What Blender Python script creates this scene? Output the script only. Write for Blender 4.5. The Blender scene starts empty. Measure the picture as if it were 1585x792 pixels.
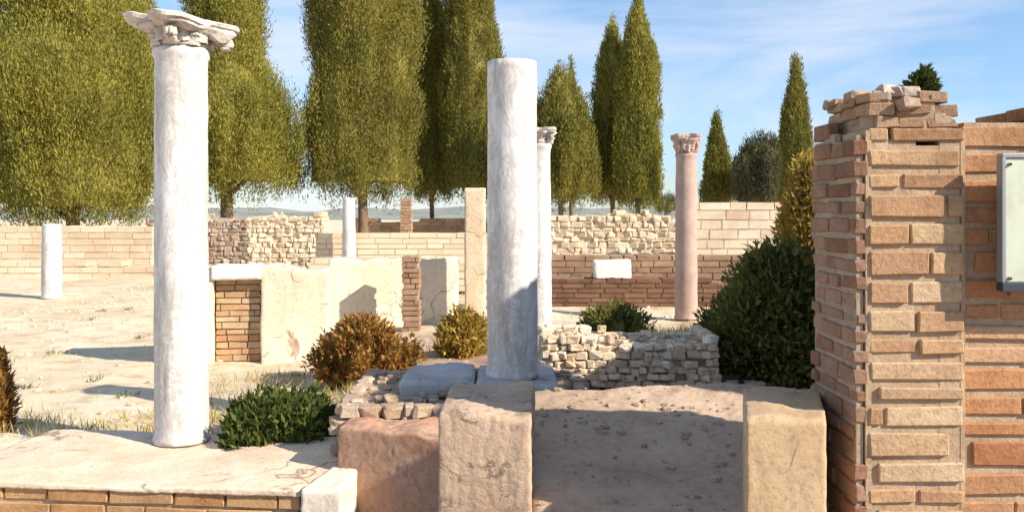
import bpy, bmesh, math, random
import numpy as np
from mathutils import Vector, noise, Matrix
R = math.radians
C = bpy.context.scene.collection
SC = bpy.context.scene
F, CX, HY, CZ = 1373.0, 792.5, 325.0, 1.68
rnd = random.Random(7)

def at(px, py, Y):
    """a point of the place from where it is seen and how far off it stands"""
    return Vector(((px - CX) / F * Y, Y, CZ - (py - HY) / F * Y))
def ax(px, Y): return (px - CX) / F * Y
def az(py, Y): return CZ - (py - HY) / F * Y
def fbm(p, o=4): return noise.fractal(p, 1.0, 2.0, o)

# ------------------------------------------------------------------ materials
def nt(name):
    m = bpy.data.materials.new(name); m.use_nodes = True
    t = m.node_tree; b = t.nodes['Principled BSDF']
    b.inputs['Specular IOR Level'].default_value = .25
    return m, t, b
def rgba(c): return (c[0], c[1], c[2], 1)
def ramp(t, fac, stops):
    n = t.nodes.new('ShaderNodeValToRGB'); e = n.color_ramp.elements
    while len(e) < len(stops): e.new(.5)
    for el, (p, c) in zip(e, stops): el.position = p; el.color = rgba(c)
    t.links.new(fac, n.inputs[0]); return n.outputs[0]
def noise_tex(t, scale, detail=6, rough=.6, vec=None, dist=0):
    n = t.nodes.new('ShaderNodeTexNoise'); n.inputs['Scale'].default_value = scale
    n.inputs['Detail'].default_value = detail; n.inputs['Roughness'].default_value = rough
    n.inputs['Distortion'].default_value = dist
    if vec: t.links.new(vec, n.inputs['Vector'])
    return n.outputs['Fac']
def objvec(t, scale=(1, 1, 1), which='Object'):
    c = t.nodes.new('ShaderNodeTexCoord'); mp = t.nodes.new('ShaderNodeMapping')
    mp.inputs['Scale'].default_value = scale
    t.links.new(c.outputs[which], mp.inputs[0]); return mp.outputs[0]
def mixc(t, fac, a, b, mode='MIX'):
    n = t.nodes.new('ShaderNodeMix'); n.data_type = 'RGBA'; n.blend_type = mode
    for s, k in ((fac, 0), (a, 6), (b, 7)):
        if isinstance(s, (int, float)): n.inputs[k].default_value = s
        elif isinstance(s, tuple): n.inputs[k].default_value = rgba(s)
        else: t.links.new(s, n.inputs[k])
    return n.outputs[2]
def bump(t, b, h, strength=.5, dist=.02):
    n = t.nodes.new('ShaderNodeBump'); n.inputs['Strength'].default_value = strength
    n.inputs['Distance'].default_value = dist
    t.links.new(h, n.inputs['Height']); t.links.new(n.outputs[0], b.inputs['Normal'])
def stone(name, c1, c2, c3, scale=3, fine=40, rough=.9, bstr=.5, bdist=.02, stretch=(1, 1, 1), crack=0, patch=None, pscale=1.4, plev=.60):
    m, t, b = nt(name); v = objvec(t, stretch)
    big = noise_tex(t, scale, 8, .65, v, .4); sm = noise_tex(t, fine, 6, .7, v)
    col = ramp(t, big, [(.30, c1), (.5, c2), (.72, c3)])
    dark = ramp(t, sm, [(.28, (.62, .6, .57)), (.5, (1, 1, 1)), (.75, (1.0, 1.0, 1.0))])
    mx = t.nodes.new('ShaderNodeMath'); mx.operation = 'ADD'
    t.links.new(big, mx.inputs[0]); t.links.new(sm, mx.inputs[1]); hh = mx.outputs[0]
    col = mixc(t, .8, col, dark, 'MULTIPLY')
    if patch:                                   # render fallen away from the core, with a ragged edge
        pn = noise_tex(t, pscale, 9, .72, objvec(t), .8)
        pm = ramp(t, pn, [(plev, (0, 0, 0)), (plev + .025, (1, 1, 1))])
        grit = ramp(t, noise_tex(t, fine * .55, 5, .7, v), [(.35, tuple(q * .6 for q in patch)), (.62, patch)])
        col = mixc(t, pm, col, grit)
        su = t.nodes.new('ShaderNodeMath'); su.operation = 'MULTIPLY_ADD'; su.inputs[1].default_value = -1.1
        t.links.new(pm, su.inputs[0]); t.links.new(hh, su.inputs[2]); hh = su.outputs[0]
    if crack:
        wv = t.nodes.new('ShaderNodeTexNoise'); wv.inputs['Scale'].default_value = 3; t.links.new(objvec(t), wv.inputs['Vector'])
        ad = mixc(t, .35, objvec(t), wv.outputs['Color'])
        vo = t.nodes.new('ShaderNodeTexVoronoi'); vo.feature = 'DISTANCE_TO_EDGE'; vo.inputs['Scale'].default_value = crack
        t.links.new(ad, vo.inputs['Vector'])
        ck = ramp(t, vo.outputs['Distance'], [(.0, (.42, .38, .34)), (.012, (1, 1, 1))])
        gate = ramp(t, noise_tex(t, 2.1, 3, .5, objvec(t)), [(.5, (1, 1, 1)), (.56, (0, 0, 0))])
        ck = mixc(t, gate, ck, (1.0, 1.0, 1.0)); col = mixc(t, 1.0, col, ck, 'MULTIPLY')
    t.links.new(col, b.inputs['Base Color'])
    b.inputs['Roughness'].default_value = rough
    bump(t, b, hh, bstr, bdist); return m
def island(name, cols, fine=60, rough=.92, bstr=.6, bdist=.01, dirt=(.55, .5, .45), dscale=1.7):
    """masonry of separate pieces: every brick or stone gets its own colour"""
    m, t, b = nt(name); g = t.nodes.new('ShaderNodeNewGeometry'); v = objvec(t)
    n = len(cols)
    col = ramp(t, g.outputs['Random Per Island'], [(i / max(1, n - 1), c) for i, c in enumerate(cols)])
    sm = noise_tex(t, fine, 6, .7, v); big = noise_tex(t, dscale, 6, .7, v, .5)
    d1 = ramp(t, sm, [(.3, (.6, .57, .52)), (.55, (1, 1, 1))])
    d2 = ramp(t, big, [(.34, dirt), (.55, (1, 1, 1))])
    lich = ramp(t, noise_tex(t, 7, 8, .75, v, .6), [(.62, (1, 1, 1)), (.70, (.52, .50, .47))])
    col = mixc(t, .8, mixc(t, .8, col, d1, 'MULTIPLY'), d2, 'MULTIPLY')
    t.links.new(mixc(t, .7, col, lich, 'MULTIPLY'), b.inputs['Base Color'])
    b.inputs['Roughness'].default_value = rough
    bump(t, b, sm, bstr, bdist); return m
def leafmat(name, cols, trans=.25, dscale=.5):
    m, t, b = nt(name); g = t.nodes.new('ShaderNodeNewGeometry')
    n = len(cols)
    col = ramp(t, g.outputs['Random Per Island'], [(i / max(1, n - 1), c) for i, c in enumerate(cols)])
    big = noise_tex(t, dscale, 4, .6, objvec(t))
    d = ramp(t, big, [(.35, (.72, .74, .7)), (.62, (1.12, 1.06, .95))])
    col = mixc(t, 1.0, col, d, 'MULTIPLY')
    t.links.new(col, b.inputs['Base Color']); b.inputs['Roughness'].default_value = .65
    tr = t.nodes.new('ShaderNodeBsdfTranslucent'); t.links.new(col, tr.inputs[0])
    mx = t.nodes.new('ShaderNodeMixShader'); mx.inputs[0].default_value = trans
    t.links.new(b.outputs[0], mx.inputs[1]); t.links.new(tr.outputs[0], mx.inputs[2])
    t.links.new(mx.outputs[0], t.nodes['Material Output'].inputs[0]); return m

M = {}
M['brick'] = island('warm_brick', [(.48, .29, .155), (.54, .34, .19), (.57, .39, .23), (.45, .25, .13), (.61, .46, .30), (.44, .27, .16), (.51, .31, .165), (.59, .43, .27), (.53, .37, .23)])
M['brick_dull'] = island('dull_brick', [(.34, .20, .12), (.42, .27, .17), (.46, .32, .21), (.36, .22, .15)])
M['ledge_brick'] = island('ledge_brick', [(.50, .29, .14), (.58, .36, .18), (.55, .30, .14), (.62, .42, .25)])
M['wall_brick'] = island('reddish_wall_brick', [(.46, .22, .11), (.52, .27, .13), (.42, .19, .09), (.55, .34, .19), (.48, .25, .13), (.58, .39, .24)])
M['bed_mortar'] = stone('bed_mortar', (.34, .235, .15), (.45, .33, .22), (.55, .43, .31), 9, 80, bdist=.012)
M['side_shade_brick'] = island('side_shade_brick', [(.30, .17, .11), (.36, .22, .15), (.27, .14, .09), (.40, .27, .19), (.33, .20, .14)])  # darker palette: shade of the pier's left face put into the brick colour
M['mortar'] = stone('lime_mortar', (.30, .22, .15), (.40, .31, .22), (.48, .38, .28), 6, 70)
M['mortar_dark'] = stone('dark_mortar', (.20, .14, .09), (.28, .20, .14), (.34, .26, .18), 6, 70)
M['rubble'] = island('rubble_stone', [(.42, .33, .25), (.52, .43, .34), (.40, .27, .19), (.60, .53, .45), (.36, .25, .18), (.55, .42, .30)])
M['far_pale'] = island('far_pale_masonry', [(.68, .55, .40), (.74, .62, .46), (.64, .51, .36), (.77, .67, .52)], dirt=(.80, .72, .62), dscale=.6)
M['far_mortar'] = stone('far_mortar', (.54, .43, .31), (.62, .50, .37), (.68, .57, .43), 2, 20)
M['pale_rubble'] = island('pale_rubble', [(.66, .53, .38), (.74, .63, .48), (.60, .45, .31), (.80, .72, .60), (.68, .54, .38)], dirt=(.78, .72, .66))
M['soft_stone'] = island('soft_stone', [(.42, .31, .23), (.50, .38, .29), (.46, .33, .25), (.55, .45, .36)])
M['plaster'] = stone('tan_plaster', (.42, .29, .20), (.53, .385, .275), (.58, .44, .33), 2.2, 34, bdist=.018, crack=2.2, patch=(.36, .27, .20), pscale=2.6, plev=.56)
M['pillar_plaster'] = stone('ochre_plaster', (.42, .29, .17), (.50, .355, .215), (.55, .40, .26), 2.4, 45, bdist=.008, crack=2.6, patch=(.40, .28, .18), pscale=3.2, plev=.66)
M['pale_plaster'] = stone('pale_plaster', (.66, .53, .38), (.77, .65, .49), (.82, .73, .60), 1.6, 24, crack=1.5, patch=(.52, .38, .26), pscale=1.6, plev=.60)
M['coping'] = stone('ledge_coping', (.60, .46, .33), (.72, .58, .44), (.78, .67, .54), 2.4, 38, bdist=.012, crack=1.3, patch=(.58, .45, .33), pscale=2.2, plev=.62)
M['pillar_tan'] = stone('tan_pillar', (.56, .42, .28), (.66, .52, .36), (.72, .60, .45), 2, 24, crack=1.6)
M['soil'] = stone('trodden_soil', (.36, .25, .175), (.46, .335, .24), (.53, .41, .31), 1.8, 26, bdist=.016)
M['red_plaster'] = stone('red_plaster', (.37, .20, .13), (.45, .26, .175), (.51, .34, .24), 2.2, 30, bdist=.014, patch=(.42, .30, .22), pscale=2.8, plev=.57)
M['cream_stone'] = stone('cream_stone', (.62, .55, .45), (.74, .67, .57), (.80, .74, .65), 3, 50, bdist=.008)
M['white_stone'] = stone('white_stone', (.70, .66, .60), (.80, .77, .72), (.84, .82, .78), 3, 50, bdist=.006)
M['grey_marble'] = stone('grey_marble', (.36, .35, .34), (.46, .455, .45), (.56, .55, .54), 3, 40, bdist=.012, crack=2.5, patch=(.36, .31, .26), pscale=4, plev=.60)
M['pink_marble'] = stone('pink_marble', (.36, .25, .20), (.44, .32, .27), (.52, .42, .36), 2, 40, bdist=.006)
def marble():
    m, t, b = nt('white_marble'); v = objvec(t, (1, 1, .45))
    big = noise_tex(t, 2.6, 8, .65, v, .8); vein = noise_tex(t, 5, 10, .7, objvec(t, (1, 1, .7)), 2.2)
    col = ramp(t, big, [(.30, (.50, .46, .42)), (.46, (.70, .69, .68)), (.7, (.78, .78, .79))])
    vv = ramp(t, vein, [(.42, (1, 1, 1)), (.49, (.70, .67, .64)), (.56, (1, 1, 1))])
    stk = ramp(t, noise_tex(t, 9, 6, .65, objvec(t, (1, 1, .10)), .3), [(.38, (.62, .57, .52)), (.54, (1, 1, 1))])
    vv = mixc(t, .75, vv, stk, 'MULTIPLY')
    sm = noise_tex(t, 55, 6, .7, v); pit = ramp(t, sm, [(.30, (.72, .66, .6)), (.42, (1, 1, 1))])
    t.links.new(mixc(t, .85, mixc(t, .8, col, vv, 'MULTIPLY'), pit, 'MULTIPLY'), b.inputs['Base Color'])
    b.inputs['Roughness'].default_value = .6; bump(t, b, sm, .45, .008); return m
M['marble'] = marble()
M['capital'] = stone('weathered_marble', (.34, .26, .21), (.62, .56, .50), (.78, .74, .69), 7, 45, bstr=.8, bdist=.015)
M['bark'] = stone('bark', (.12, .08, .055), (.20, .14, .10), (.27, .20, .15), 3, 18, bdist=.04, stretch=(3, 3, .6))
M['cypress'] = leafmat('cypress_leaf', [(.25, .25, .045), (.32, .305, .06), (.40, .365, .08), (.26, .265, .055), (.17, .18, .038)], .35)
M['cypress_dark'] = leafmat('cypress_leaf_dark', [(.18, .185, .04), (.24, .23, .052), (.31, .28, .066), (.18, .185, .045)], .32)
M['bush_grey'] = leafmat('grey_green_leaf', [(.09, .10, .06), (.13, .135, .08), (.17, .165, .10)])
M['shrub'] = leafmat('shrub_leaf', [(.04, .07, .016), (.065, .10, .022), (.095, .13, .03), (.13, .13, .03)])
M['shrub_dark'] = leafmat('dark_shrub_leaf', [(.09, .12, .03), (.14, .17, .04), (.19, .20, .05), (.26, .22, .05), (.12, .13, .04)], .3)
M['rust'] = leafmat('rust_leaf', [(.30, .13, .035), (.38, .18, .045), (.42, .26, .06), (.26, .12, .04), (.20, .16, .035)])
M['olive'] = leafmat('olive_leaf', [(.42, .27, .06), (.50, .36, .08), (.34, .29, .06), (.52, .30, .09)], .35)
M['dry_grass'] = leafmat('dry_grass', [(.50, .40, .17), (.60, .48, .24), (.42, .36, .13), (.34, .33, .09)])
M['grass'] = leafmat('green_grass', [(.12, .15, .05), (.16, .18, .06), (.24, .22, .09)])
def metal(name, c, r=.5):
    m, t, b = nt(name); b.inputs['Base Color'].default_value = rgba(c); b.inputs['Metallic'].default_value = .6
    b.inputs['Roughness'].default_value = r
    bump(t, b, noise_tex(t, 30, 4, .6, objvec(t)), .15, .004); return m
M['steel'] = metal('grey_steel', (.30, .31, .33))
M['dark_steel'] = metal('dark_steel', (.07, .08, .10))
M['panel'] = stone('panel_face', (.50, .56, .46), (.56, .62, .51), (.62, .66, .55), 5, 6, rough=.4, bdist=.001)
def ground_mat():
    m, t, b = nt('earth'); v = objvec(t)
    big = noise_tex(t, .45, 8, .62, v, .5); mid = noise_tex(t, 3.2, 8, .65, v, .3); sm = noise_tex(t, 34, 8, .75, v)
    base = ramp(t, big, [(.30, (.58, .46, .31)), (.48, (.70, .59, .43)), (.66, (.76, .68, .53))])
    m2 = ramp(t, mid, [(.34, (.70, .63, .52)), (.5, (1, 1, 1)), (.7, (1.06, 1.05, 1.02))])
    d = ramp(t, sm, [(.3, (.62, .58, .52)), (.5, (1, 1, 1))])
    col = mixc(t, .85, mixc(t, .8, base, m2, 'MULTIPLY'), d, 'MULTIPLY')
    # the trodden reddish soil of the near court
    s = t.nodes.new('ShaderNodeSeparateXYZ'); t.links.new(v, s.inputs[0])
    def lin(o, a, bb):
        r = t.nodes.new('ShaderNodeMapRange'); r.inputs[1].default_value = a; r.inputs[2].default_value = bb
        r.interpolation_type = 'SMOOTHSTEP'; t.links.new(o, r.inputs[0]); return r.outputs[0]
    wob = t.nodes.new('ShaderNodeMath'); wob.operation = 'MULTIPLY_ADD'; wob.inputs[1].default_value = 2.4
    t.links.new(noise_tex(t, .9, 6, .7, v), wob.inputs[0]); t.links.new(s.outputs[0], wob.inputs[2])
    fx = lin(wob.outputs[0], -1.6, .9)
    fy = lin(s.outputs[1], 15.0, 11.5)
    f = t.nodes.new('ShaderNodeMath'); f.operation = 'MULTIPLY'; t.links.new(fx, f.inputs[0]); t.links.new(fy, f.inputs[1])
    soil = mixc(t, .85, ramp(t, mid, [(.3, (.26, .15, .095)), (.5, (.36, .235, .16)), (.7, (.45, .33, .24))]), d, 'MULTIPLY')
    t.links.new(mixc(t, f.outputs[0], col, soil), b.inputs['Base Color'])
    b.inputs['Roughness'].default_value = .95
    mx = t.nodes.new('ShaderNodeMath'); mx.operation = 'ADD'; t.links.new(mid, mx.inputs[0]); t.links.new(sm, mx.inputs[1])
    bump(t, b, mx.outputs[0], .6, .03); return m
M['earth'] = ground_mat()
M['soil_brick'] = island('soil_brick', [(.17, .085, .055), (.22, .115, .07), (.26, .15, .095), (.16, .085, .055)])

# ------------------------------------------------------------------ objects
def link(name, me, mats, parent=None, smooth=False):
    o = bpy.data.objects.new(name, me); C.objects.link(o)
    for m in (mats if isinstance(mats, (list, tuple)) else [mats]): me.materials.append(m)
    if smooth: me.polygons.foreach_set('use_smooth', [True] * len(me.polygons))
    if parent: o.parent = parent
    return o
def tag(o, label, cat, group=None):
    o['label'] = label; o['category'] = cat; o['kind'] = 'thing'
    if group: o['group'] = group
    return o
def empty(name, loc, rz=0):
    o = bpy.data.objects.new(name, None); C.objects.link(o); o.location = loc; o.rotation_euler = (0, 0, rz)
    o.empty_display_size = .2; return o

class MB:
    """collects shapes for one mesh"""
    def __init__(s): s.v = []; s.f = []; s.m = []
    def box(s, x0, x1, y0, y1, z0, z1, j=0, mi=0, r=rnd):
        n = len(s.v)
        for z in (z0, z1):
            for x, y in ((x0, y0), (x1, y0), (x1, y1), (x0, y1)):
                s.v.append((x + r.uniform(-j, j), y + r.uniform(-j, j), z + r.uniform(-j, j)))
        for f in ((0, 3, 2, 1), (4, 5, 6, 7), (0, 1, 5, 4), (1, 2, 6, 5), (2, 3, 7, 6), (3, 0, 4, 7)):
            s.f.append(tuple(n + i for i in f)); s.m.append(mi)
    def rock(s, c, sz, mi=0, r=rnd):
        """an uneven stone: a cube with its edges cut and its corners shaken"""
        n = len(s.v); g = ROCK
        q = Matrix.Rotation(r.uniform(-.5, .5), 3, 'Z') @ Matrix.Rotation(r.uniform(-.3, .3), 3, 'X')
        for p in g[0]:
            k = r.uniform(.78, 1.14)
            w = q @ Vector((p[0] * sz[0] * k, p[1] * sz[1] * k, p[2] * sz[2] * k))
            s.v.append((c[0] + w.x, c[1] + w.y, c[2] + w.z))
        for f in g[1]: s.f.append(tuple(n + i for i in f)); s.m.append(mi)
    def tube(s, pts, rad, seg=8, mi=0):
        n = len(s.v); k = len(pts)
        for i, p in enumerate(pts):
            d = (pts[min(i + 1, k - 1)] - pts[max(i - 1, 0)]).normalized()
            a = d.orthogonal().normalized(); b = d.cross(a)
            for q in range(seg):
                t = 2 * math.pi * q / seg; s.v.append(tuple(p + (a * math.cos(t) + b * math.sin(t)) * rad[i]))
        for i in range(k - 1):
            for q in range(seg):
                s.f.append((n + i * seg + q, n + i * seg + (q + 1) % seg, n + (i + 1) * seg + (q + 1) % seg, n + (i + 1) * seg + q)); s.m.append(mi)
    def build(s, name, mats, parent=None, smooth=False):
        me = bpy.data.meshes.new(name); me.from_pydata(s.v, [], s.f)
        o = link(name, me, mats, parent, smooth)
        me.polygons.foreach_set('material_index', s.m); me.update(); return o
def _rock():
    bm = bmesh.new(); bmesh.ops.create_cube(bm, size=2)
    bmesh.ops.bevel(bm, geom=bm.edges[:] , offset=.30, segments=1, affect='EDGES')
    bm.verts.index_update(); r = ([v.co.copy() for v in bm.verts], [[v.index for v in f.verts] for f in bm.faces]); bm.free(); return r
ROCK = _rock()

def bevelled(mb, name, mats, parent=None, w=.006, seg=2):
    o = mb.build(name, mats, parent)
    bm = bmesh.new(); bm.from_mesh(o.data)
    bmesh.ops.bevel(bm, geom=bm.edges[:], offset=w, segments=seg, affect='EDGES', profile=.6)
    bm.to_mesh(o.data); bm.free(); return o

def masonry(name, L, T, prof, bl, bh, joint=.012, jit=.004, mats=None, parent=None, seed=1, nd=1, bev=0, z0=0, hole=None, skew=.0, inset=.03, vj=None, uneven=.12):
    """courses of separate bricks bedded in a mortar core; local x along the wall, y into it, z up"""
    r = random.Random(seed); mb = MB(); co = MB()
    zmax = max(prof(i / 40) for i in range(41))
    k = 0; z = z0
    while z < zmax - bh * .3:
        h = bh * r.uniform(1 - uneven, 1 + uneven); vq = (vj or joint)
        x = -bl * r.uniform(0, 1)
        while x < L:
            l = bl * r.uniform(.6, 1.4); a = max(0, x); b = min(L, x + l); x += l
            if b - a < .05: continue
            um = (a + b) / 2 / L
            if z + h * .6 > prof(um): continue
            if hole and hole(um * L, z + h / 2): continue
            for d in range(nd):
                ya = T * d / nd; yb = T * (d + 1) / nd
                push = r.uniform(0, skew)
                mb.box(a + joint / 2, b - joint / 2, ya + (push if d == 0 else joint / 2), yb - (joint / 2 if d < nd - 1 else 0),
                       z + vq / 2, z + h - vq / 2 * r.uniform(.8, 1.2), jit, 0, r)
        z += h; k += 1
    if mb.v and bev:
        tmp = bevelled(mb, name + '_tmp', [], None, bev, 1); me0 = tmp.data
        mb = MB(); mb.v = [tuple(v.co) for v in me0.vertices]; mb.f = [tuple(p.vertices) for p in me0.polygons]; mb.m = [0] * len(mb.f)
        bpy.data.objects.remove(tmp); bpy.data.meshes.remove(me0)
    n = max(4, int(L / .22))
    for i in range(n):
        u0, u1 = i / n, (i + 1) / n; ht = min(prof(u0), prof(u1), prof((u0 + u1) / 2)) - r.uniform(0, .03) - bh * .3
        zz = z0
        while zz < ht - .001:
            zt = min(ht, zz + bh)
            if not (hole and hole((u0 + u1) / 2 * L, (zz + zt) / 2)):
                mb.box(u0 * L + (inset if i == 0 else -.001 * (i % 2)), u1 * L - (inset if i == n - 1 else -.001 * (i % 2)), inset + .0007 * (i % 3), T - inset - .0007 * (i % 3), zz, zt, 0, 1, r)
            zz = zt
    return mb.build(name, mats, parent)

def rough_prism(name, quad, z0, ztop, seg=(24, 18, 16), amp=.02, rad=.05, mats=None, parent=None, nscale=2.5, seed=0, amp2=.006):
    """a weathered block on a four-cornered footprint with rounded arrises and an uneven top"""
    q = [Vector((p[0], p[1], 0)) for p in quad]
    lx = ((q[1] - q[0]).length + (q[2] - q[3]).length) / 2; ly = ((q[3] - q[0]).length + (q[2] - q[1]).length) / 2
    hz = max(ztop(.5, .5), ztop(0, 0), ztop(1, 1)) - z0
    bm = bmesh.new(); vm = {}
    nx, ny, nz = seg
    def vert(i, j, k):
        key = (i, j, k)
        if key in vm: return vm[key]
        p = Vector((lx * i / nx, ly * j / ny, hz * k / nz)); h = Vector((lx, ly, hz)) / 2; c = p - h
        inn = Vector([max(-(h[a] - rad), min(h[a] - rad, c[a])) for a in range(3)])
        if k < nz / 2: inn.z = c.z
        d = c - inn
        if d.length > 1e-6: c = inn + d.normalized() * rad
        p = c + h; u, v, w = p.x / lx, p.y / ly, p.z / hz
        b = (q[0] * (1 - u) + q[1] * u) * (1 - v) + (q[3] * (1 - u) + q[2] * u) * v
        z = z0 + (ztop(u, v) - z0) * w
        P = Vector((b.x, b.y, z)); s = Vector((seed * 3.7, seed * 1.3, seed * 5.1))
        nv = noise.noise_vector(P * nscale + s) * amp + noise.noise_vector(P * nscale * 4.3 + s) * amp * .45 + noise.noise_vector(P * nscale * 13 + s) * amp2
        vm[key] = bm.verts.new(P + nv); return vm[key]
    def face(*k):
        vs = [vert(*a) for a in k]
        try: bm.faces.new(vs)
        except ValueError: pass
    for i in range(nx):
        for j in range(ny):
            face((i, j, nz), (i + 1, j, nz), (i + 1, j + 1, nz), (i, j + 1, nz)); face((i, j, 0), (i, j + 1, 0), (i + 1, j + 1, 0), (i + 1, j, 0))
        for k in range(nz):
            face((i, 0, k), (i + 1, 0, k), (i + 1, 0, k + 1), (i, 0, k + 1)); face((i, ny, k), (i, ny, k + 1), (i + 1, ny, k + 1), (i + 1, ny, k))
    for j in range(ny):
        for k in range(nz):
            face((0, j, k), (0, j, k + 1), (0, j + 1, k + 1), (0, j + 1, k)); face((nx, j, k), (nx, j + 1, k), (nx, j + 1, k + 1), (nx, j, k + 1))
    bmesh.ops.recalc_face_normals(bm, faces=bm.faces[:])
    me = bpy.data.meshes.new(name); bm.to_mesh(me); bm.free()
    return link(name, me, mats, parent, True)

def rubble_wall(name, L, T, prof, size, mats, parent=None, seed=1, dens=1.0):
    """stones of all sizes set in a mortar core"""
    r = random.Random(seed); mb = MB(); n = max(4, int(L / .25))
    for i in range(n):
        u0, u1 = i / n, (i + 1) / n; h = min(prof(u0), prof(u1))
        mb.box(u0 * L, u1 * L, .03 + .001 * (i % 3), T - .03 - .001 * (i % 3), 0, h - .03, 0, 1, r)
    z = 0
    zm = max(prof(i / 30) for i in range(31))
    while z < zm:
        h = size * r.uniform(.6, 1.15); x = -r.uniform(0, size)
        while x < L:
            l = size * r.uniform(.7, 2.0); xm = x + l / 2; x += l
            u = xm / L
            if u < 0 or u > 1 or z + h * .45 > prof(u): continue
            for y in (.03, T - .03):
                if r.random() < .95 * dens:
                    mb.rock((xm, y + r.uniform(-.012, .012), z + h / 2), (l * .53, .06 * r.uniform(.8, 1.3), h * .52), 0, r)
        for e in [q_ for q_, u_ in ((.03, 0), (L - .03, 1)) if z + h * .45 < prof(u_)]:
            ye = 0
            while ye < T:
                le = size * r.uniform(.6, 1.4); mb.rock((e, ye + le / 2, z + h / 2), (.05, le * .52, h * .5), 0, r); ye += le
        z += h
    for i in range(int(L / size * 1.6 * T / .3)):
        u = r.random(); s = size * r.uniform(.25, .5)
        mb.rock((u * L, r.uniform(.08, .92) * T, prof(u) - .03 + r.uniform(-.02, .03)), (s, s * r.uniform(.6, 1), s * r.uniform(.35, .6)), 0, r)
    return mb.build(name, mats, parent)

def lathe(name, prof, seg=56, mats=None, parent=None, chip=.006, seed=0, zs=None, nscale=3):
    vs = []; fs = []; n = len(prof); off = Vector((seed * 2.1, seed * .7, 0))
    for i, (r, z) in enumerate(prof):
        for k in range(seg):
            t = 2 * math.pi * k / seg; P = Vector((r * math.cos(t), r * math.sin(t), z))
            d = fbm(P * nscale + off, 3) * chip + noise.noise(P * 22 + off) * chip * .35
            ch = noise.noise(Vector((math.cos(t) * 2.3, math.sin(t) * 2.3, z * 2.2)) + off)
            if ch > .38: d -= (ch - .38) * chip * 5
            rr = max(.001, r + d); vs.append((rr * math.cos(t), rr * math.sin(t), z))
    for i in range(n - 1):
        for k in range(seg): fs.append((i * seg + k, i * seg + (k + 1) % seg, (i + 1) * seg + (k + 1) % seg, (i + 1) * seg + k))
    fs.append(tuple(range(seg))[::-1]); fs.append(tuple((n - 1) * seg + k for k in range(seg)))
    me = bpy.data.meshes.new(name); me.from_pydata(vs, [], fs)
    o = link(name, me, mats, parent); me.polygons.foreach_set('use_smooth', [len(p.vertices) == 4 for p in me.polygons]); return o

def shaft_profile(r0, r1, H, top_ring=True):
    p = [(r0 * 1.05, 0), (r0 * 1.05, .03), (r0 * 1.02, .045), (r0, .07)]
    n = 60
    for i in range(1, n):
        t = i / n; p.append((r0 + (r1 - r0) * (t ** 1.6), .11 + (H - .2) * t))
    if top_ring: p += [(r1 * 1.02, H - .08), (r1 * 1.09, H - .06), (r1 * 1.09, H - .02), (r1 * 1.02, H)]
    else: p += [(r1, H - .05), (r1 * .985, H)]
    return p

# ------------------------------------------------------------------ the ground
def sstep(a, b, x):
    t = max(0, min(1, (x - a) / (b - a))); return t * t * (3 - 2 * t)
def hgt(x, y):
    h = -.10 + .05 * fbm(Vector((x * .25, y * .25, 3)), 4) * sstep(60, 20, y)
    h += .035 * fbm(Vector((x * 1.3, y * 1.3, 1)), 4) * sstep(30, 12, y)
    pit = sstep(6.25, 6.0, y) * sstep(1.2, .6, x) * sstep(-7, -6, x) * sstep(1.6, 2.2, y)
    h -= .62 * pit
    h += .22 * sstep(.3, 1.4, x) * sstep(6.2, 7.5, y) * sstep(14, 9, y)      # the soil lies higher towards the right
    h += .18 * sstep(-1.8, -.9, x) * sstep(1.5, .5, x) * sstep(6.0, 7.4, y) * sstep(12, 9, y)
    h -= 6 * sstep(70, 260, y)
    return h
def axis(lo, hi, fine_lo, fine_hi, st):
    a = [fine_lo]
    while a[-1] < fine_hi: a.append(a[-1] + st)
    s = st
    while a[-1] < hi: s *= 1.28; a.append(a[-1] + s)
    s = st
    while a[0] > lo: s *= 1.28; a.insert(0, a[0] - s)
    return a
xs = axis(-1200, 1200, -8, 7, .10); ys = axis(-60, 2600, 1, 16, .10)
gv = [(x, y, hgt(x, y)) for y in ys for x in xs]; nx = len(xs)
gf = [(j * nx + i, j * nx + i + 1, (j + 1) * nx + i + 1, (j + 1) * nx + i) for j in range(len(ys) - 1) for i in range(nx - 1)]
me = bpy.data.meshes.new('ground'); me.from_pydata(gv, [], gf)
g = link('ground', me, M['earth'], None, True); g['kind'] = 'structure'

hv = []; hf = []; nh = 120
for i in range(nh + 1):
    x = -1500 + 3000 * i / nh
    for k, (y, f) in enumerate(((700, 0), (900, .7), (1100, 1), (1400, 0))):
        hv.append((x, y, -7 + f * (11 + 14 * fbm(Vector((x * .006, y * .002, 5)), 6))))
for i in range(nh):
    for k in range(3): hf.append((i * 4 + k, (i + 1) * 4 + k, (i + 1) * 4 + k + 1, i * 4 + k + 1))
me = bpy.data.meshes.new('hills'); me.from_pydata(hv, [], hf)
M['hills'] = stone('far_hills', (.14, .17, .15), (.26, .28, .24), (.42, .38, .30), .02, .15, bdist=.5)
hl = link('hills', me, M['hills'], None, True); hl['kind'] = 'structure'

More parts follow.
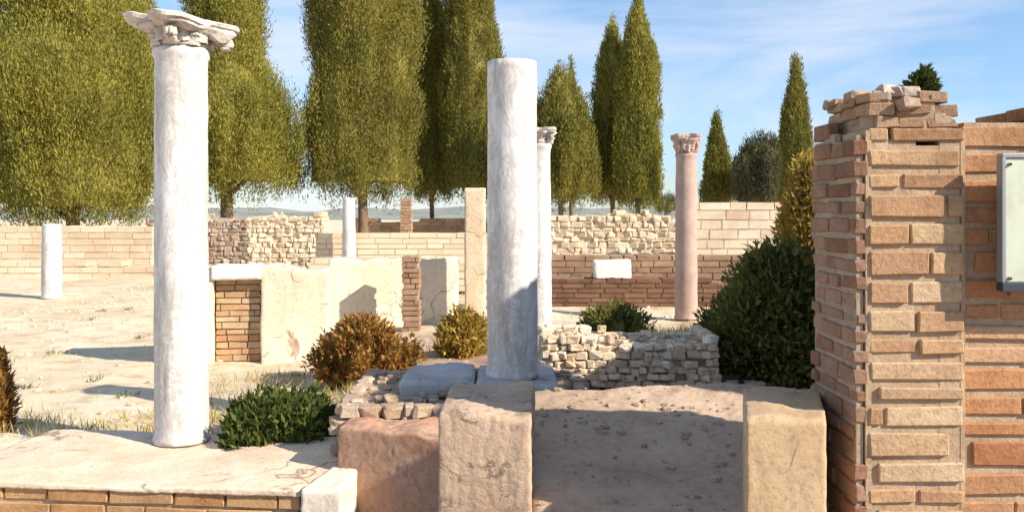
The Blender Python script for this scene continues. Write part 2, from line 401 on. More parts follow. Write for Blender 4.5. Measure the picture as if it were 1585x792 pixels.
# ------------------------------------------------------------------ columns
def capital(parent, r, wdt, ht, z, seed, mat, tilt=0, broken=False):
    """a worn bell with the stubs of its leaves, corner scrolls and a hollow-sided abacus"""
    cap = lathe('capital', [(r * 1.0, z), (r * 1.08, z + .015), (r * 1.09, z + ht * .12), (r * 1.03, z + ht * .18), (r * 1.10, z + ht * .34),
                            (r * 1.20, z + ht * .48), (r * 1.36, z + ht * .60), (r * 1.62, z + ht * .74)], 64, mat, parent, .03, seed, nscale=7)
    n = 96; vs = []; fs = []
    lev = ((.58, .74), (.68, .88), (.71, .98), (.82, .99), (.84, 1.04), (.97, 1.05), (1.0, 1.02))
    a0 = .12 if broken else .785
    for li, (fz, sc) in enumerate(lev):
        for k in range(n):
            t = 2 * math.pi * k / n
            c4 = abs(math.cos(2 * (t - a0))); rad = wdt * (.66 + .34 * c4 ** 1.7)
            P = Vector((math.cos(t) * 2.0, math.sin(t) * 2.0, fz * 1.6 + seed))
            rad *= sc * (1 + .15 * noise.noise(Vector((P.x, P.y, P.z * .3))) + .05 * noise.noise(P * 4.3))
            x = rad * math.cos(t); y = rad * math.sin(t); zz = z + ht * fz
            if li < 2: zz += .05 * noise.noise(P * 1.5 + Vector((0, 0, 7))) - (.10 * max(0, x / wdt - .35) if broken else 0)
            else: zz += .014 * noise.noise(P * 1.9)
            vs.append((x, y, zz - tilt * x))
    for li in range(6):
        for k in range(n): fs.append((li * n + k, li * n + (k + 1) % n, (li + 1) * n + (k + 1) % n, (li + 1) * n + k))
    fs.append(tuple(range(n))[::-1]); fs.append(tuple(6 * n + k for k in range(n)))
    me = bpy.data.meshes.new('abacus'); me.from_pydata(vs, [], fs); ab = link('abacus', me, mat, cap, False)
    rr = random.Random(seed)
    for k in range(4):
        t = a0 + k * math.pi / 2
        if broken and k == 2: continue
        c = Vector((math.cos(t), math.sin(t), 0)); q = r / .19
        mb = MB(); side = Vector((-c.y, c.x, 0)); pc = c * wdt * .76 + Vector((0, 0, z + ht * .40 - tilt * math.cos(t) * wdt * .76))
        for sg in (-1, 1):
            pts = []; rad = []
            for i in range(22):
                u = i / 21; an = 2.2 + u * 9.0; ra = (.058 - .046 * u) * q
                pts.append(pc + side * sg * .018 * q * (1 - u * .4) + c * math.cos(an) * ra + Vector((0, 0, math.sin(an) * ra))); rad.append((.019 - .008 * u) * q * rr.uniform(.8, 1.15))
            mb.tube(pts, rad, 7)
        mb.rock(tuple(pc), (.040 * q, .030 * q, .040 * q), 0, rr)
        mb.tube([c * r * 1.1 + Vector((0, 0, z + ht * .12)), c * (r * 1.2 + wdt * .12) + Vector((0, 0, z + ht * .42)), pc + Vector((0, 0, .045 * q))], [.030 * q, .034 * q, .028 * q], 8)
        mb.build('volute', mat, cap, True)
    mb = MB(); q = r / .19
    for row, (zb, hl, nl) in enumerate(((.02, .42, 8), (.14, .52, 8))):
        for k in range(nl):
            t = 2 * math.pi * (k + .5 * row) / nl
            if rr.random() < .22: continue
            base = len(mb.v); ns, nw = 7, 5
            for i in range(ns + 1):
                u = i / ns; wv = .30 * (1 - .55 * u ** 2) * (1 + .12 * math.sin(u * 20)); out = r * (1.10 + .05 * row + .10 * u + .26 * max(0, u - .55))
                for jj in range(nw):
                    v = jj / (nw - 1) * 2 - 1; tt = t + v * wv; o_ = out - r * .10 * v * v + (.012 if jj == nw // 2 else 0)
                    zz = z + ht * (zb + hl * (u - .5 * max(0, u - .75)))
                    mb.v.append((o_ * math.cos(tt) + rr.uniform(-.004, .004), o_ * math.sin(tt) + rr.uniform(-.004, .004), zz + rr.uniform(-.004, .004)))
            for i in range(ns):
                for jj in range(nw - 1): mb.f.append((base + i * nw + jj, base + i * nw + jj + 1, base + (i + 1) * nw + jj + 1, base + (i + 1) * nw + jj)); mb.m.append(0)
    lf = mb.build('leaf_ring', mat, cap, False)
    sol = lf.modifiers.new('thick', 'SOLIDIFY'); sol.thickness = .02 * q; sol.offset = 0
    return cap
def column(loc, H, r0, r1, label, mat, cap=None, seed=1, name='column', group=None, rz=0, chip=.006):
    o = empty(name, loc, rz); tag(o, label, 'column', group)
    lathe('shaft', shaft_profile(r0, r1, H, cap is not None), 64 if loc[1] < 10 else 28, mat, o, chip, seed)
    if cap: capital(o, r1, cap[0], cap[1], H, seed, cap[2], cap[3] if len(cap) > 3 else 0, len(cap) > 4)
    return o
c1 = at(281, 680, 6.5)
column((c1.x, 6.5, 0.0), 2.86, .190, .184, 'white marble column with a broad worn capital standing on the pale ledge', M['marble'],
       (.42, .20, M['capital'], .10, True), 3)
c2 = at(793, 585, 6.7)
column((c2.x, 6.7, .43), az(96, 6.7) - .43, .190, .186, 'thick white marble column without a capital, its foot in shade', M['marble'], None, 8)
column((ax(834, 13), 13, -.05), az(222, 13) + .05, .19, .17, 'slim white column with a capital half hidden behind the thick bare column', M['marble'], (.30, .22, M['capital']), 11)
column((ax(1062, 14.6), 14.6, -.1), az(236, 14.6) + .1, .185, .165, 'lone pinkish column with a pale capital beside the small cypress', M['pink_marble'], (.27, .30, M['pink_marble']), 14)
column((ax(80, 18), 18, -.1), az(346, 18) + .1, .19, .18, 'short white column stump on the bright court below the broad tree', M['marble'], None, 16)
column((ax(540, 25), 25, 0), az(306, 25), .19, .17, 'short whitish column stump standing below the very wide cypress', M['marble'], None, 19)

# ------------------------------------------------------------------ near masonry
# the ledge at lower left: brick courses, a flat lime coping and a white stone at its end
A = Vector((-3.65, 5.56, 0)); B = Vector((-1.26, 5.30, 0))
ledge = empty('brick_ledge', (A.x, A.y, -.80), math.atan2(B.y - A.y, B.x - A.x))
tag(ledge, 'low brick ledge with a broad flat pale top carrying the capped column', 'wall')
L = (B - A).length
bw = masonry('brickwork', L - .006, 1.20, lambda u: .768, .40, .096, .016, .005, [M['ledge_brick'], M['bed_mortar']], ledge, 5, 2, .006, skew=.012, inset=.02, vj=.02)
rough_prism('coping', [(-.02, -.012), (L - .004, -.012), (L + .13, 1.26), (-.02, 1.26)], .768, lambda u, v: .802 + .010 * math.sin(u * 9), (90, 40, 4), .008, .014, M['coping'], ledge, 2.4, 3, .004)
rough_prism('end_stone', [(L + .004, -.03), (L + .255, -.02), (L + .22, .50), (L + .05, .50)], 0, lambda u, v: .825, (16, 20, 28), .006, .010, M['cream_stone'], ledge, 3, 5)

# stylobate under the bare column
sty = empty('stylobate', (-1.18, 6.02, -.15)); tag(sty, 'low rubble base topped with grey marble slabs under the bare column', 'wall')
rubble_wall('rubble', 1.72, 1.35, lambda u: .50 + .03 * math.sin(u * 7), .09, [M['rubble'], M['mortar']], sty, 4)
for i, (xa, xb, ya, yb) in enumerate(((.36, .90, .42, 1.30), (.915, 1.52, .40, 1.26))):
    rough_prism('marble_slab', [(xa, ya), (xb, ya + .02), (xb - .02, yb), (xa, yb - .03)], .47, lambda u, v: .575 + .008 * math.sin(u * 6 + v * 4), (30, 30, 6), .016, .03, M['grey_marble'], sty, 3, 20 + i)
# red plaster stub
p0, p1 = at(530, 640, 5.75), at(690, 640, 5.35)
stub = rough_prism('plaster_stub', [(p0.x - .02, 5.72), (p1.x, 5.45), (p1.x + .06, 5.98), (p0.x, 6.0)], -.85, lambda u, v: .28 + .012 * math.sin(u * 11) + .02 * fbm(Vector((u * 4, v * 2, 4)), 3), (60, 24, 60), .009, .010, M['red_plaster'], None, 3, 7, .004)
tag(stub, 'low reddish plastered wall stub just beyond the cream ledge end stone', 'wall')
# the big plastered block in the middle foreground
mass = rough_prism('masonry_block', [(ax(680, 3.42), 3.42), (ax(822, 3.38), 3.38), (ax(822, 3.38) + .03, 4.05), (ax(680, 3.42) + .02, 4.10)], -.9,
                   lambda u, v: az(642, 3.4) + .012 * math.sin(u * 5 + v * 3), (40, 50, 70), .008, .009, M['plaster'], None, 3.4, 2, .005)
tag(mass, 'pale tan squared masonry block in the middle foreground below the bare column', 'masonry block')
def stop(u, v): return .34 + .40 * v ** .8 + .035 * fbm(Vector((u * 2.2, v * 2.2, 2)), 4) - .05 * u * (1 - v) + .03 * math.sin(u * 2.8)
es = rough_prism('earth_slope', [(.085, 2.45), (1.12, 2.45), (1.70, 4.75), (.03, 4.62)], -.95, stop, (120, 150, 10), .012, .06, M['soil'], None, 3, 4, .004); es['kind'] = 'structure'
# squared plaster pillar stump beside the brick pier
pb = rough_prism('pillar_stump', [(ax(1155, 2.84), 2.84), (ax(1279, 2.84), 2.84), (1.145, 3.31), (.86, 3.31)], -.9,
                 lambda u, v: az(646, 2.84) + .006 * math.sin(u * 6), (26, 18, 70), .006, .007, M['pillar_plaster'], None, 3, 11, .003)
tag(pb, 'smooth flat-topped ochre plaster pillar stump left of the brick pier', 'masonry block')

# the brick pier and wall at right
pier = empty('brick_pier', (1.166, 2.90, -.90)); tag(pier, 'tall warm brick pier with a broken grey rubble top at right', 'wall')
masonry('brickwork', .32, .43, lambda u: az(192, 2.9) + .9 + .02 * math.sin(u * 9), .30, .084, .011, .0035, [M['brick'], M['bed_mortar']], pier, 12, 2, .0045, skew=.008, inset=.015, vj=.024, uneven=.22)
sb_ = masonry('side_shade_brickwork', .425, .05, lambda u: az(186, 2.9) + .9 + .02 * math.sin(u * 7), .16, .062, .012, .004, [M['side_shade_brick'], M['mortar']], pier, 13, 1, .004, skew=.012, inset=.014, vj=.018, uneven=.2)  # thin facing added so the pier's shaded side is darker by its colour
mb = MB(); mb.box(-.006, .013, .009, .40, 0, az(196, 2.9) + .89); mb.box(.315, .330, .028, .40, 0, az(200, 2.9) + .89)
mb.build('corner_mortar', [M['bed_mortar']], pier)
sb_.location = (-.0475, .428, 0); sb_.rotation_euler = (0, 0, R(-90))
def ptop(u): return (.135 if u < .30 else .09 if u < .48 else .13 if u < .80 else .06) + .01 * math.sin(u * 31)
cap = masonry('broken_crown', .30, .40, lambda u: ptop(u) + .02, .10, .042, .008, .006, [M['brick_dull'], M['mortar']], pier, 6, 3, .003, skew=.02, inset=.02)
cap.location = (.008, .012, az(192, 2.9) + .885)
mb = MB(); r_ = random.Random(8)
for _ in range(34):
    u = r_.random(); q = r_.uniform(.012, .03); mb.rock((.02 + u * .28, r_.uniform(.02, .38), az(192, 2.9) + .885 + ptop(u) - .012), (q * 1.3, q, q * .7), 0, r_)
mb.build('loose_rubble', [M['rubble']], pier)
wl = empty('brick_wall', (1.488, 2.935, -.90)); tag(wl, 'warm orange brick wall behind the pale panel at the right edge', 'wall')
masonry('brickwork', 1.25, .40, lambda u: az(190, 2.935) + .93 + .015 * math.sin(u * 13) + (.03 if u > .1 else 0), .34, .084, .011, .0035, [M['wall_brick'], M['bed_mortar']], wl, 27, 2, .0045, skew=.008, inset=.015, vj=.024, uneven=.22)
# added return wall, mostly out of view, its height shaped to shade the court
rw = empty('shading_wall', (3.95, 3.36, -.1), R(90)); tag(rw, 'added ragged rubble wall behind the brick pier, casting shade on the court', 'wall')
def rtop(u):
    y = 3.36 + 6.3 * u
    z = 3.0 if y < 3.9 else 3.5 if y < 5.35 else 2.28  # steps set by where the shadow should end on the bare column
    return z + .1 + .06 * fbm(Vector((u * 9, 3, 0)), 3)
rubble_wall('rubble', 6.3, .5, rtop, .17, [M['rubble'], M['mortar']], rw, 15)
# panel on the wall
pn = empty('sign_panel', (ax(1556, 2.83), 2.83, az(436, 2.83))); tag(pn, 'pale greenish panel in a dark frame fixed to the brick wall', 'sign')
mb = MB(); mb.box(.0, .52, .0, .014, .0, .395, 0); bevelled(mb, 'face', [M['panel']], pn, .003, 2)
mb = MB(); mb.box(-.012, .532, -.008, .032, -.030, -.001); bevelled(mb, 'bottom_rail', [M['dark_steel']], pn, .002, 2)
mb = MB(); mb.box(-.012, .532, -.006, .03, .396, .41); mb.box(-.0125, -.001, -.0055, .0295, -.001, .396); mb.box(.521, .5325, -.0055, .0295, -.001, .396)
bevelled(mb, 'frame', [M['steel']], pn, .002, 2)
for x in (.012, .50):
    for z in (.012, .375):
        mb = MB(); mb.tube([Vector((x, -.012, z)), Vector((x, -.004, z)), Vector((x, .002, z))], [.004, .006, .006], 8); mb.build('bolt', [M['steel']], pn, True)
for x in (.06, .44):
    for z in (.08, .30):
        mb = MB(); mb.box(x, x + .03, .0305, .112, z, z + .03); bevelled(mb, 'bracket', [M['steel']], pn, .003, 1)

# ------------------------------------------------------------------ middle ground walls
def wall(name, x0, x1, Y, ytop, ybase, label, mats, kind='rubble', T=.5, rag=.06, size=.2, seed=1, bl=.35, bh=.10, dY=0, cat='wall'):
    xa, xb = ax(x0, Y), ax(x1, Y); zt = az(ytop, Y); zb = az(ybase, Y) - .15; H = zt - zb
    if kind == 'brick':
        p = lambda u: H + rag * fbm(Vector((u * (xb - xa) * 1.1, seed * 3.1, 0)), 3)
        o = masonry(name, xb - xa, T, p, bl, bh, .02, .008, mats, None, seed, inset=.02)
    else:
        p = lambda u: H + rag * fbm(Vector((u * (xb - xa) * .9, seed * 3.1, 0)), 4)
        o = rubble_wall(name, xb - xa, T, p, size, mats, None, seed)
    o.location = (xa, Y, zb); o.rotation_euler = (0, 0, math.atan2(dY, xb - xa)); tag(o, label, cat); return o
wall('rubble_wall', 842, 1110, 7.5, 524, 572, 'low broken rubble wall right of the bare column, ending at the dark bush', [M['pale_rubble'], M['mortar']], T=.75, size=.062, seed=3, rag=.10)
wall('earthen_wall', 846, 1290, 16.3, 428, 478, 'long reddish brown brick wall behind the low rubble wall', [M['soil_brick'], M['mortar_dark']], 'brick', T=.5, rag=.10, seed=5, bh=.09)
# pale plastered wall with brick infill
pw = empty('plastered_wall', (ax(318, 10.3), 10.3, -.25), .16); tag(pw, 'pale plastered wall with a brown brick patch beside the capped column', 'wall')
s = 10.3 / F; zt = az(412, 10.3) + .25; wpx = lambda p: (p - 318) * s
rough_prism('plaster_panel', [(wpx(400), 0), (wpx(505), 0), (wpx(505), .42), (wpx(400), .42)], 0, lambda u, v: zt + .03 * math.sin(u * 7) - .05 * u, (24, 12, 30), .010, .02, M['pale_plaster'], pw, 2.4, 31)
rough_prism('plaster_panel', [(wpx(250), 0), (wpx(329), 0), (wpx(329), .42), (wpx(250), .42)], 0, lambda u, v: zt - .01, (14, 12, 30), .010, .02, M['pale_plaster'], pw, 2.4, 32)
rough_prism('lintel', [(wpx(326), -.03), (wpx(402), -.03), (wpx(402), .40), (wpx(326), .40)], az(433, 10.3) + .25, lambda u, v: zt + .01, (16, 10, 4), .006, .015, M['white_stone'], pw, 3, 33)
b_ = masonry('brick_infill', wpx(400) - wpx(329) - .02, .2, lambda u: az(434, 10.3) + .25, .26, .075, .014, .005, [M['brick'], M['mortar']], pw, 41); b_.location = (wpx(329) + .01, .12, 0)
# pale court wall with its brick pier
cw = empty('court_wall', (ax(508, 13.5), 13.5, -.2)); tag(cw, 'bright pale plastered court wall behind the rusty shrubs', 'wall')
rough_prism('plaster_panel', [(0, 0), (ax(706, 13.9) - ax(508, 13.5), .5), (ax(706, 13.9) - ax(508, 13.5), .95), (0, .45)], 0, lambda u, v: az(402, 13.5) + .2 + .05 * fbm(Vector((u * 6, 0, 0)), 3), (60, 8, 28), .012, .02, M['pale_plaster'], cw, 2, 35)
o = masonry('brick_pier', .27, .30, lambda u: az(392, 13.1) + .2, .25, .08, .014, .005, [M['brick_dull'], M['mortar']], None, 51); o.location = (ax(621, 13.0), 13.0, -.2)
tag(o, 'reddish brown brick pier against the bright pale court wall', 'pillar')
o = rough_prism('square_pillar', [(ax(719, 15.8), 15.8), (ax(751, 15.8), 15.8), (ax(751, 15.8), 16.18), (ax(719, 15.8), 16.18)], -.2, lambda u, v: az(290, 15.8), (10, 10, 40), .012, .02, M['pillar_tan'], None, 2.5, 61, .006)
tag(o, 'tall square beige masonry pillar just left of the bare column', 'pillar')
o = masonry('square_pillar', .34, .36, lambda u: az(305, 26) + .2, .30, .09, .012, .006, [M['brick_dull'], M['mortar']], None, 53); o.location = (ax(619, 26), 26, -.2)
tag(o, 'far brown brick pillar standing below the gap between two cypresses', 'pillar')
st = rough_prism('stone_block', [(ax(918, 16.36), 16.36), (ax(976, 16.36), 16.36), (ax(978, 16.36), 16.74), (ax(920, 16.36), 16.74)], az(430, 16.3), lambda u, v: az(403, 16.4), (16, 12, 12), .03, .04, M['white_stone'], None, 2, 37)
tag(st, 'bright pale stone block standing on the brown wall line', 'stone block')
PR = [M['far_pale'], M['far_mortar']]; RR = [M['rubble'], M['mortar']]; DB = [M['brick_dull'], M['mortar_dark']]
wall('court_edge_wall', -260, 246, 24, 408, 432, 'long low brown-topped wall at the far edge of the bright court', PR, 'brick', T=.6, rag=.08, seed=7, bl=.5, bh=.16)
wall('far_wall', -400, 236, 26.5, 347, 402, 'far pale masonry wall under the broad tree at left', PR, 'brick', T=.7, rag=.22, seed=9, bl=.6, bh=.2)
wall('far_wall', 228, 400, 29, 338, 405, 'far brownish rubble wall right of the capped column', RR, T=.7, rag=.25, size=.15, seed=10)
wall('far_wall', 385, 500, 27, 334, 410, 'far ochre rubble wall with a ragged top below the second tree', PR, T=.7, rag=.3, size=.15, seed=12)
wall('far_wall', 488, 760, 25.5, 361, 412, 'far smooth beige wall between the stump and the tall square pillar', PR, 'brick', T=.6, rag=.06, seed=13, bl=.6, bh=.16)
wall('far_wall', 545, 820, 36, 340, 365, 'furthest reddish brick wall seen over the smooth beige wall', [M['brick'], M['mortar']], 'brick', T=.6, rag=.08, seed=14, bl=.5, bh=.15)
wall('far_wall', 480, 730, 19, 396, 440, 'beige wall line just above the bright court wall', PR, 'brick', T=.5, rag=.05, seed=16, bl=.5, bh=.14)
wall('far_wall', 846, 1050, 21, 334, 440, 'far beige rubble wall between the slim column and the pinkish column', PR, T=.6, rag=.22, size=.15, seed=17)
wall('far_wall', 1072, 1300, 19.5, 313, 400, 'far banded brick wall right of the pinkish column', [M['pale_rubble'], M['far_mortar']], 'brick', T=.6, rag=.12, seed=18, bl=.5, bh=.2)
wall('far_wall', 850, 1290, 17, 396, 440, 'ochre lower wall in front of the pinkish column foot', [M['brick_dull'], M['mortar']], 'brick', T=.5, rag=.12, seed=19, bl=.4, bh=.12)

# ------------------------------------------------------------------ plants
def leaf_mesh(name, P, D, ln, wd, mat, parent, seed, base=None):
    g = np.random.default_rng(seed); n = len(P)
    D = D / np.linalg.norm(D, axis=1, keepdims=True)
    S = np.cross(D, g.normal(size=(n, 3))); S /= np.linalg.norm(S, axis=1, keepdims=True)
    l = (ln * g.uniform(.6, 1.3, n))[:, None]; w = (wd * g.uniform(.6, 1.3, n))[:, None]
    Nn = np.cross(D, S)
    V = np.stack([P, P + D * l * .45 + S * w, P + D * l + Nn * l * .12, P + D * l * .45 - S * w], 1).reshape(-1, 3)
    me = bpy.data.meshes.new(name); me.vertices.add(4 * n); me.vertices.foreach_set('co', V.ravel())
    me.loops.add(4 * n); me.loops.foreach_set('vertex_index', np.arange(4 * n)); me.polygons.add(n)
    me.polygons.foreach_set('loop_start', np.arange(0, 4 * n, 4)); me.polygons.foreach_set('loop_total', np.full(n, 4))
    me.update(calc_edges=True)
    return link(name, me, mat, parent)
def crown(name, prof, H, n_cl, per, rc, ln, wd, mat, parent, seed, up=.9, tall=1.7, lump=.16, corefill=.74, coremat=None, loose=.05, ridge=.55):
    """sprays of small leaves gathered in lumps over a filled, uneven body"""
    g = np.random.default_rng(seed); off = Vector((seed * 1.9, seed * .6, seed * 3.3))
    ts = np.linspace(0, 1, 200); rs = np.array([prof(t) for t in ts]); cdf = np.cumsum(rs + .02); cdf /= cdf[-1]
    Ps = []; Ds = []
    for i in range(n_cl):
        t = float(np.interp(g.random(), cdf, ts)); th = g.uniform(0, 2 * math.pi); r = prof(t)
        dv = Vector((math.cos(th) * 1.4, math.sin(th) * 1.4, t * H * .45))
        r *= 1 + lump * (1.4 * noise.noise(dv + off) + .75 * noise.noise(Vector((dv.x * 2.9, dv.y * 2.9, dv.z * ridge)) + off)) + g.normal() * loose - (abs(g.normal()) * loose if loose > .05 else 0)
        out = np.array([math.cos(th), math.sin(th), .05])
        c = np.array([r * out[0], r * out[1], t * H]); k = max(8, int(per * g.uniform(.6, 1.3)))
        s = rc * g.uniform(.6, 1.35)
        q = g.normal(size=(k, 3)); q /= np.linalg.norm(q, axis=1, keepdims=True); q *= (g.random(k) ** .45)[:, None]
        q = q * s * np.array([1, 1, tall]) * np.array([.9, .9, 1]) + c - out * s * .55
        Ps.append(q); Ds.append(out * .55 + np.array([0, 0, up]) + g.normal(size=(k, 3)) * .42 + (q - c) / s * .25)
    P = np.concatenate(Ps); D = np.concatenate(Ds)
    o = leaf_mesh(name, P, D, ln, wd, mat, parent, seed + 1)
    if corefill:
        n, sg = 26, 20; vs = []; fs = []
        for i in range(n + 1):
            t = .03 + .94 * i / n
            for k in range(sg):
                th = 2 * math.pi * k / sg; r = prof(t) * corefill * (1 + lump * 1.6 * noise.noise(Vector((math.cos(th) * 1.4, math.sin(th) * 1.4, t * H * .45)) + off))
                vs.append((r * math.cos(th), r * math.sin(th), t * H))
        for i in range(n):
            for k in range(sg): fs.append((i * sg + k, i * sg + (k + 1) % sg, (i + 1) * sg + (k + 1) % sg, (i + 1) * sg + k))
        fs.append(tuple(range(sg))[::-1]); fs.append(tuple(n * sg + k for k in range(sg)))
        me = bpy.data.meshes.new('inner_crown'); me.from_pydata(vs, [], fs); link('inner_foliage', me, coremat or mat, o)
    return o
def p_column(R0, bot=.10, topstart=.5, ptop=1.7):
    return lambda t: R0 * min(1, math.sqrt(max(0, t) / bot) if t < bot else 1) * (1 if t < topstart else max(.03, 1 - ((t - topstart) / (1 - topstart)) ** ptop))
def p_cone(R0, bot=.12): return lambda t: R0 * (math.sqrt(max(0, t) / bot) if t < bot else max(.03, (1 - (t - bot) / (1 - bot)) ** .75))
def p_ball(R0): return lambda t: R0 * math.sqrt(max(.01, 1 - (2 * t - 1) ** 2))
def tree(px, Y, hw, ybot, ytop, label, kind='column', mat='cypress', seed=1, cl=330, per=46, H=None, name='cypress_tree', dens=1, lump=.24, tall=2.3):
    x = ax(px, Y); gz = hgt(x, Y) - .05; zb = az(ybot, Y) - gz; H = (az(ytop, Y) - gz) if ytop is not None else H
    R0 = hw / F * Y
    o = empty(name, (x, Y, gz)); tag(o, label, 'tree', 'trees behind the ruins')
    pr = {'column': p_column(R0 * .97, .022), 'cone': p_cone(R0), 'ball': p_ball(R0), 'broad': p_column(R0 * .97, .045, .32, 1.9), 'shoulder': lambda t: p_column(R0 * .97, .045, .6, 1.9)(t) * (1 - .46 * sstep(.20, .42, t))}[kind]
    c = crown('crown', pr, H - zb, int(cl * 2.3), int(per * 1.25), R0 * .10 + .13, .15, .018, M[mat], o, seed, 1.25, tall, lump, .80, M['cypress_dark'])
    c.location = (0, 0, zb)
    mb = MB(); r0 = max(.10, R0 * .09)
    mb.tube([Vector((0, 0, -.1)), Vector((.03, 0, zb * .5)), Vector((0, .03, zb)), Vector((.02, 0, zb + (H - zb) * .6))], [r0 * 1.25, r0, r0 * .9, r0 * .3], 10)
    for k in range(5):
        a = k * 1.26 + seed; d = Vector((math.cos(a), math.sin(a), 0))
        mb.tube([Vector((0, 0, zb * .85 + k * .1)), d * R0 * .4 + Vector((0, 0, zb + .5 + k * .15)), d * R0 * .75 + Vector((0, 0, zb + 1.3 + k * .2))], [r0 * .45, r0 * .3, r0 * .1], 6)
    mb.build('trunk', M['bark'], o, True); return o
tree(112, 30, 126, 336, None, 'broad yellow-green cypress filling the left edge of the picture', 'broad', 'cypress', 2, 1000, 56, 14.0)
tree(350, 33, 110, 294, None, 'broad olive cypress directly behind the capped column', 'shoulder', 'cypress', 5, 900, 52, 15.0)
tree(561, 35, 86, 300, None, 'very wide blunt column of cypress between the two tall white columns', 'column', 'cypress_dark', 8, 1000, 52, 19)
tree(668, 37, 32, 304, None, 'narrow cypress tight against the left side of a wider one', 'column', 'cypress', 11, 420, 46, 11.8)
tree(728, 36, 46, 304, None, 'tall cypress partly hidden by the bare column', 'column', 'cypress_dark', 14, 600, 48, 15)
tree(868, 33, 54, 306, 108, 'lower bushy cypress just right of the bare column', 'broad', 'cypress_dark', 17, 330, 46)
tree(884, 36, 16, 300, 92, 'thin cypress tip rising over the lower bushy one', 'cone', 'cypress_dark', 19, 120, 40)
tree(948, 34, 32, 308, 34, 'tall cypress just left of the tallest slender one', 'column', 'cypress', 21, 300, 46)
tree(987, 33, 35, 315, -6, 'tallest slender pointed cypress right of the middle', 'column', 'cypress', 24, 340, 46)
tree(1109, 36, 26, 322, 182, 'small pointed cypress right of the pinkish column', 'cone', 'cypress_dark', 27, 200, 44)
tree(1180, 34, 40, 326, 218, 'rounded grey-green bushy tree left of the shrubby pier corner', 'ball', 'bush_grey', 30, 200, 44, None, 'bushy_tree')
tree(1232, 30, 21, 330, 98, 'dark cypress rising beside the brick pier', 'column', 'cypress_dark', 33, 240, 46)

tree(1030, 70, 18, 326, 304, 'far dark round tree on the skyline left of the pinkish column', 'ball', 'bush_grey', 36, 40, 40, None, 'bushy_tree')
tree(1158, 60, 14, 326, 262, 'far slim dark tree tip left of the grey-green bushy tree', 'cone', 'cypress_dark', 39, 40, 40)

def shrub(px, Y, hw, ybot, ytop, label, mat, seed, cl=150, per=60, ln=.07, wd=.014, name='shrub', shape=None, corefill=.62, up=.5, flat=1, rc=.10, lump=.34):
    x = ax(px, Y); z0 = az(ybot, Y) - .03; H = az(ytop, Y) - z0; R0 = hw / F * Y
    o = empty(name, (x, Y, z0)); tag(o, label, 'shrub')
    pr = shape(R0) if shape else (lambda t: R0 * (1 - max(0, (t - .35) / .65) ** 2.2) ** .5 * (.72 + .28 * min(1, t / .3)))
    crown('foliage', pr, H, cl, per, rc, ln, wd, M[mat], o, seed, up, 1.25, lump, corefill, None, .15, 2.6)
    mb = MB(); r = random.Random(seed)
    for k in range(14):
        a = r.uniform(0, 6.28); d = Vector((math.cos(a), math.sin(a), 0)); q = r.uniform(.3, 1.0)
        mb.tube([d * R0 * .12, d * R0 * .45 * q + Vector((0, 0, H * .5)), d * R0 * .85 * q + Vector((0, 0, H * r.uniform(.8, 1.06)))], [.012, .009, .003], 5)
    mb.build('stems', M['bark'], o, True); return o
shrub(430, 6.75, 88, 690, 628, 'low dark green shrub right of the capped column foot', 'shrub', 41, 190, 70, .075, .013, up=.8)
shrub(556, 9.0, 70, 592, 502, 'rusty brown and yellow shrub before the pale court wall', 'rust', 44, 220, 70, .07, .014)
shrub(716, 10, 40, 552, 486, 'small olive-brown shrub just left of the bare column', 'olive', 47, 120, 60, .07, .014)
shrub(1208, 8.2, 92, 598, 396, 'big dark green bush in the shade left of the brick pier', 'shrub_dark', 50, 400, 66, .085, .018, 'bush', rc=.20, lump=.85, corefill=.34)
shrub(1128, 8.6, 46, 590, 474, 'lower dark green bush spreading left from the big one by the pier', 'shrub_dark', 51, 200, 62, .08, .017, 'bush', rc=.16, lump=.8, corefill=.34)
shrub(1250, 11.6, 42, 440, 252, 'tall ochre and olive climbing shrub above the dark bush', 'olive', 53, 300, 56, .10, .020, 'climbing_shrub', up=.5, rc=.17, lump=.5, corefill=.4)
shrub(950, 9.6, 52, 510, 484, 'low dark green plant on the ground behind the rubble wall', 'shrub_dark', 56, 90, 50, .06, .012, 'low_plant')
shrub(-8, 7.2, 17, 668, 558, 'rust-coloured shrub cut by the left picture edge', 'rust', 59, 110, 60, .07, .013)
shrub(1430, 3.1, 15, 150, 116, 'small green tuft growing on the broken top of the brick pier', 'shrub', 62, 40, 40, .03, .006, 'plant', rc=.03)
def tufts(name, spots, mat, ln, wd, seed, label=None):
    g = np.random.default_rng(seed); P = []; D = []
    for x, y, n, sp in spots:
        q = np.stack([x + g.normal(size=n) * sp, y + g.normal(size=n) * sp, np.zeros(n)], 1)
        for k in range(n): q[k, 2] = hgt(q[k, 0], q[k, 1]) - .005
        P.append(q); D.append(np.stack([g.normal(size=n) * .5, g.normal(size=n) * .5, np.ones(n)], 1))
    o = leaf_mesh(name, np.concatenate(P), np.concatenate(D), ln, wd, M[mat], None, seed); o['kind'] = 'stuff'; return o
rg = random.Random(4)
tufts('dry_grass', [(rg.uniform(-4.6, -2.4), rg.uniform(6.9, 7.7), 26, .09) for _ in range(42)] + [(rg.uniform(-9, 3), rg.uniform(8, 22), 16, .10) for _ in range(30)] + [(rg.uniform(-3.0, -1.2), rg.uniform(7.2, 9.5), 26, .10) for _ in range(50)], 'dry_grass', .13, .004, 71)
tufts('weeds', [(rg.uniform(-8, -1), rg.uniform(7.2, 20), 22, .05) for _ in range(60)], 'grass', .07, .006, 73)
tufts('green_grass', [(rg.uniform(.9, 3.6), rg.uniform(10.5, 12.8), 50, .14) for _ in range(90)], 'grass', .16, .005, 72)
mb = MB()
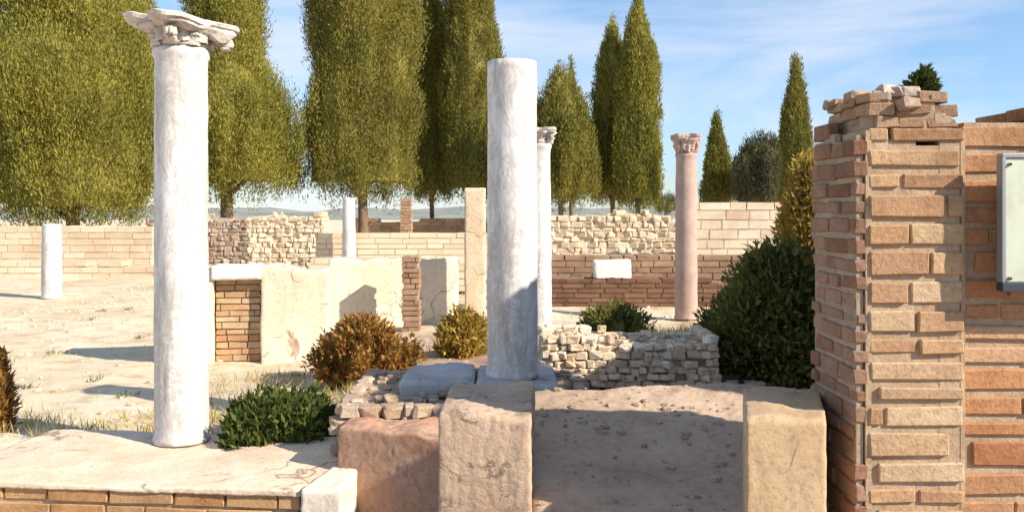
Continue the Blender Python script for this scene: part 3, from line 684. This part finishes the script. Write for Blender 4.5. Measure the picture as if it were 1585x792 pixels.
for _ in range(3200):
    x, y = rg.uniform(-9, 4), rg.uniform(5, 24); s = rg.choice((.007, .009, .012, .014, .02, .03)) * (1 if y > 8 else .8)
    mb.rock((x, y, hgt(x, y) + s * .3), (s, s * .8, s * .6), 0, rg)
for _ in range(700):
    x, y = rg.uniform(.2, 2.6), rg.uniform(4.4, 8.6); s = rg.choice((.012, .02, .03, .05))
    mb.rock((x, y, hgt(x, y) + s * .3), (s, s * .8, s * .6), 0, rg)
o = mb.build('rubble', [M['pale_rubble']]); o['kind'] = 'stuff'
mb = MB(); q0, q1, q2, q3 = Vector((.085, 2.45)), Vector((1.12, 2.45)), Vector((1.70, 4.75)), Vector((.03, 4.62))
for _ in range(300):
    u, v = rg.uniform(.03, .97), rg.random() ** .6 * .97 + .015; p_ = (q0 * (1 - u) + q1 * u) * (1 - v) + (q3 * (1 - u) + q2 * u) * v; q = rg.choice((.003, .004, .005, .006, .008, .012, .017))
    mb.rock((p_.x, p_.y, stop(u, v) + q * .1), (q * 1.2, q, q * .7), 0, rg)
o = mb.build('gravel', [M['soft_stone']]); o['kind'] = 'stuff'

# ------------------------------------------------------------------ light, sky, camera
SUN_AZ, SUN_EL = 62, 32           # degrees to the right of straight behind the camera
a = R(SUN_AZ); e = R(SUN_EL)
sd = Vector((math.sin(a) * math.cos(e), -math.cos(a) * math.cos(e), math.sin(e)))
w = bpy.data.worlds.new('World'); SC.world = w; w.use_nodes = True; t = w.node_tree
bg = t.nodes['Background']; sky = t.nodes.new('ShaderNodeTexSky'); sky.sky_type = 'NISHITA'; sky.sun_disc = False
sky.sun_elevation = e; sky.sun_rotation = math.atan2(sd.x, sd.y); sky.air_density = 1.0; sky.dust_density = 0; sky.ozone_density = 2.0
tc = t.nodes.new('ShaderNodeTexCoord'); mp = t.nodes.new('ShaderNodeMapping'); mp.inputs['Scale'].default_value = (1.3, 1.3, 5.5)
t.links.new(tc.outputs['Generated'], mp.inputs[0])
cl = noise_tex(t, 1.6, 9, .58, mp.outputs[0], .6)
cr = ramp(t, cl, [(.43, (.0, .0, .0)), (.68, (1, 1, 1))])
mm = t.nodes.new('ShaderNodeMath'); mm.operation = 'MULTIPLY'; mm.inputs[1].default_value = .75; t.links.new(cr, mm.inputs[0])
sx = t.nodes.new('ShaderNodeSeparateXYZ'); t.links.new(tc.outputs['Generated'], sx.inputs[0])
hz = ramp(t, sx.outputs[2], [(.0, (.52, .62, .82)), (.10, (.70, .80, .98)), (.30, (.92, 1.0, 1.0))])
skc = mixc(t, 1.0, sky.outputs[0], hz, 'MULTIPLY')
t.links.new(mixc(t, mm.outputs[0], skc, (5.0, 5.2, 5.9)), bg.inputs[0]); bg.inputs[1].default_value = .11
l = bpy.data.lights.new('sun', 'SUN'); l.energy = 5; l.angle = R(.5); l.color = (1, .885, .73)
lo = bpy.data.objects.new('sun', l); C.objects.link(lo); lo.rotation_euler = sd.to_track_quat('Z', 'Y').to_euler()
cam = bpy.data.cameras.new('camera'); co = bpy.data.objects.new('camera', cam); C.objects.link(co); SC.camera = co
co.location = (0, 0, CZ); co.rotation_euler = (math.pi / 2, 0, 0)
cam.sensor_width = 36; cam.lens = 36 * F / 1585; cam.shift_y = -(395.5 - HY) / 1585; cam.clip_end = 6000; cam.clip_start = .05
vs = SC.view_settings; vs.view_transform = 'Standard'; vs.look = 'None'; vs.exposure = .72; vs.gamma = 1
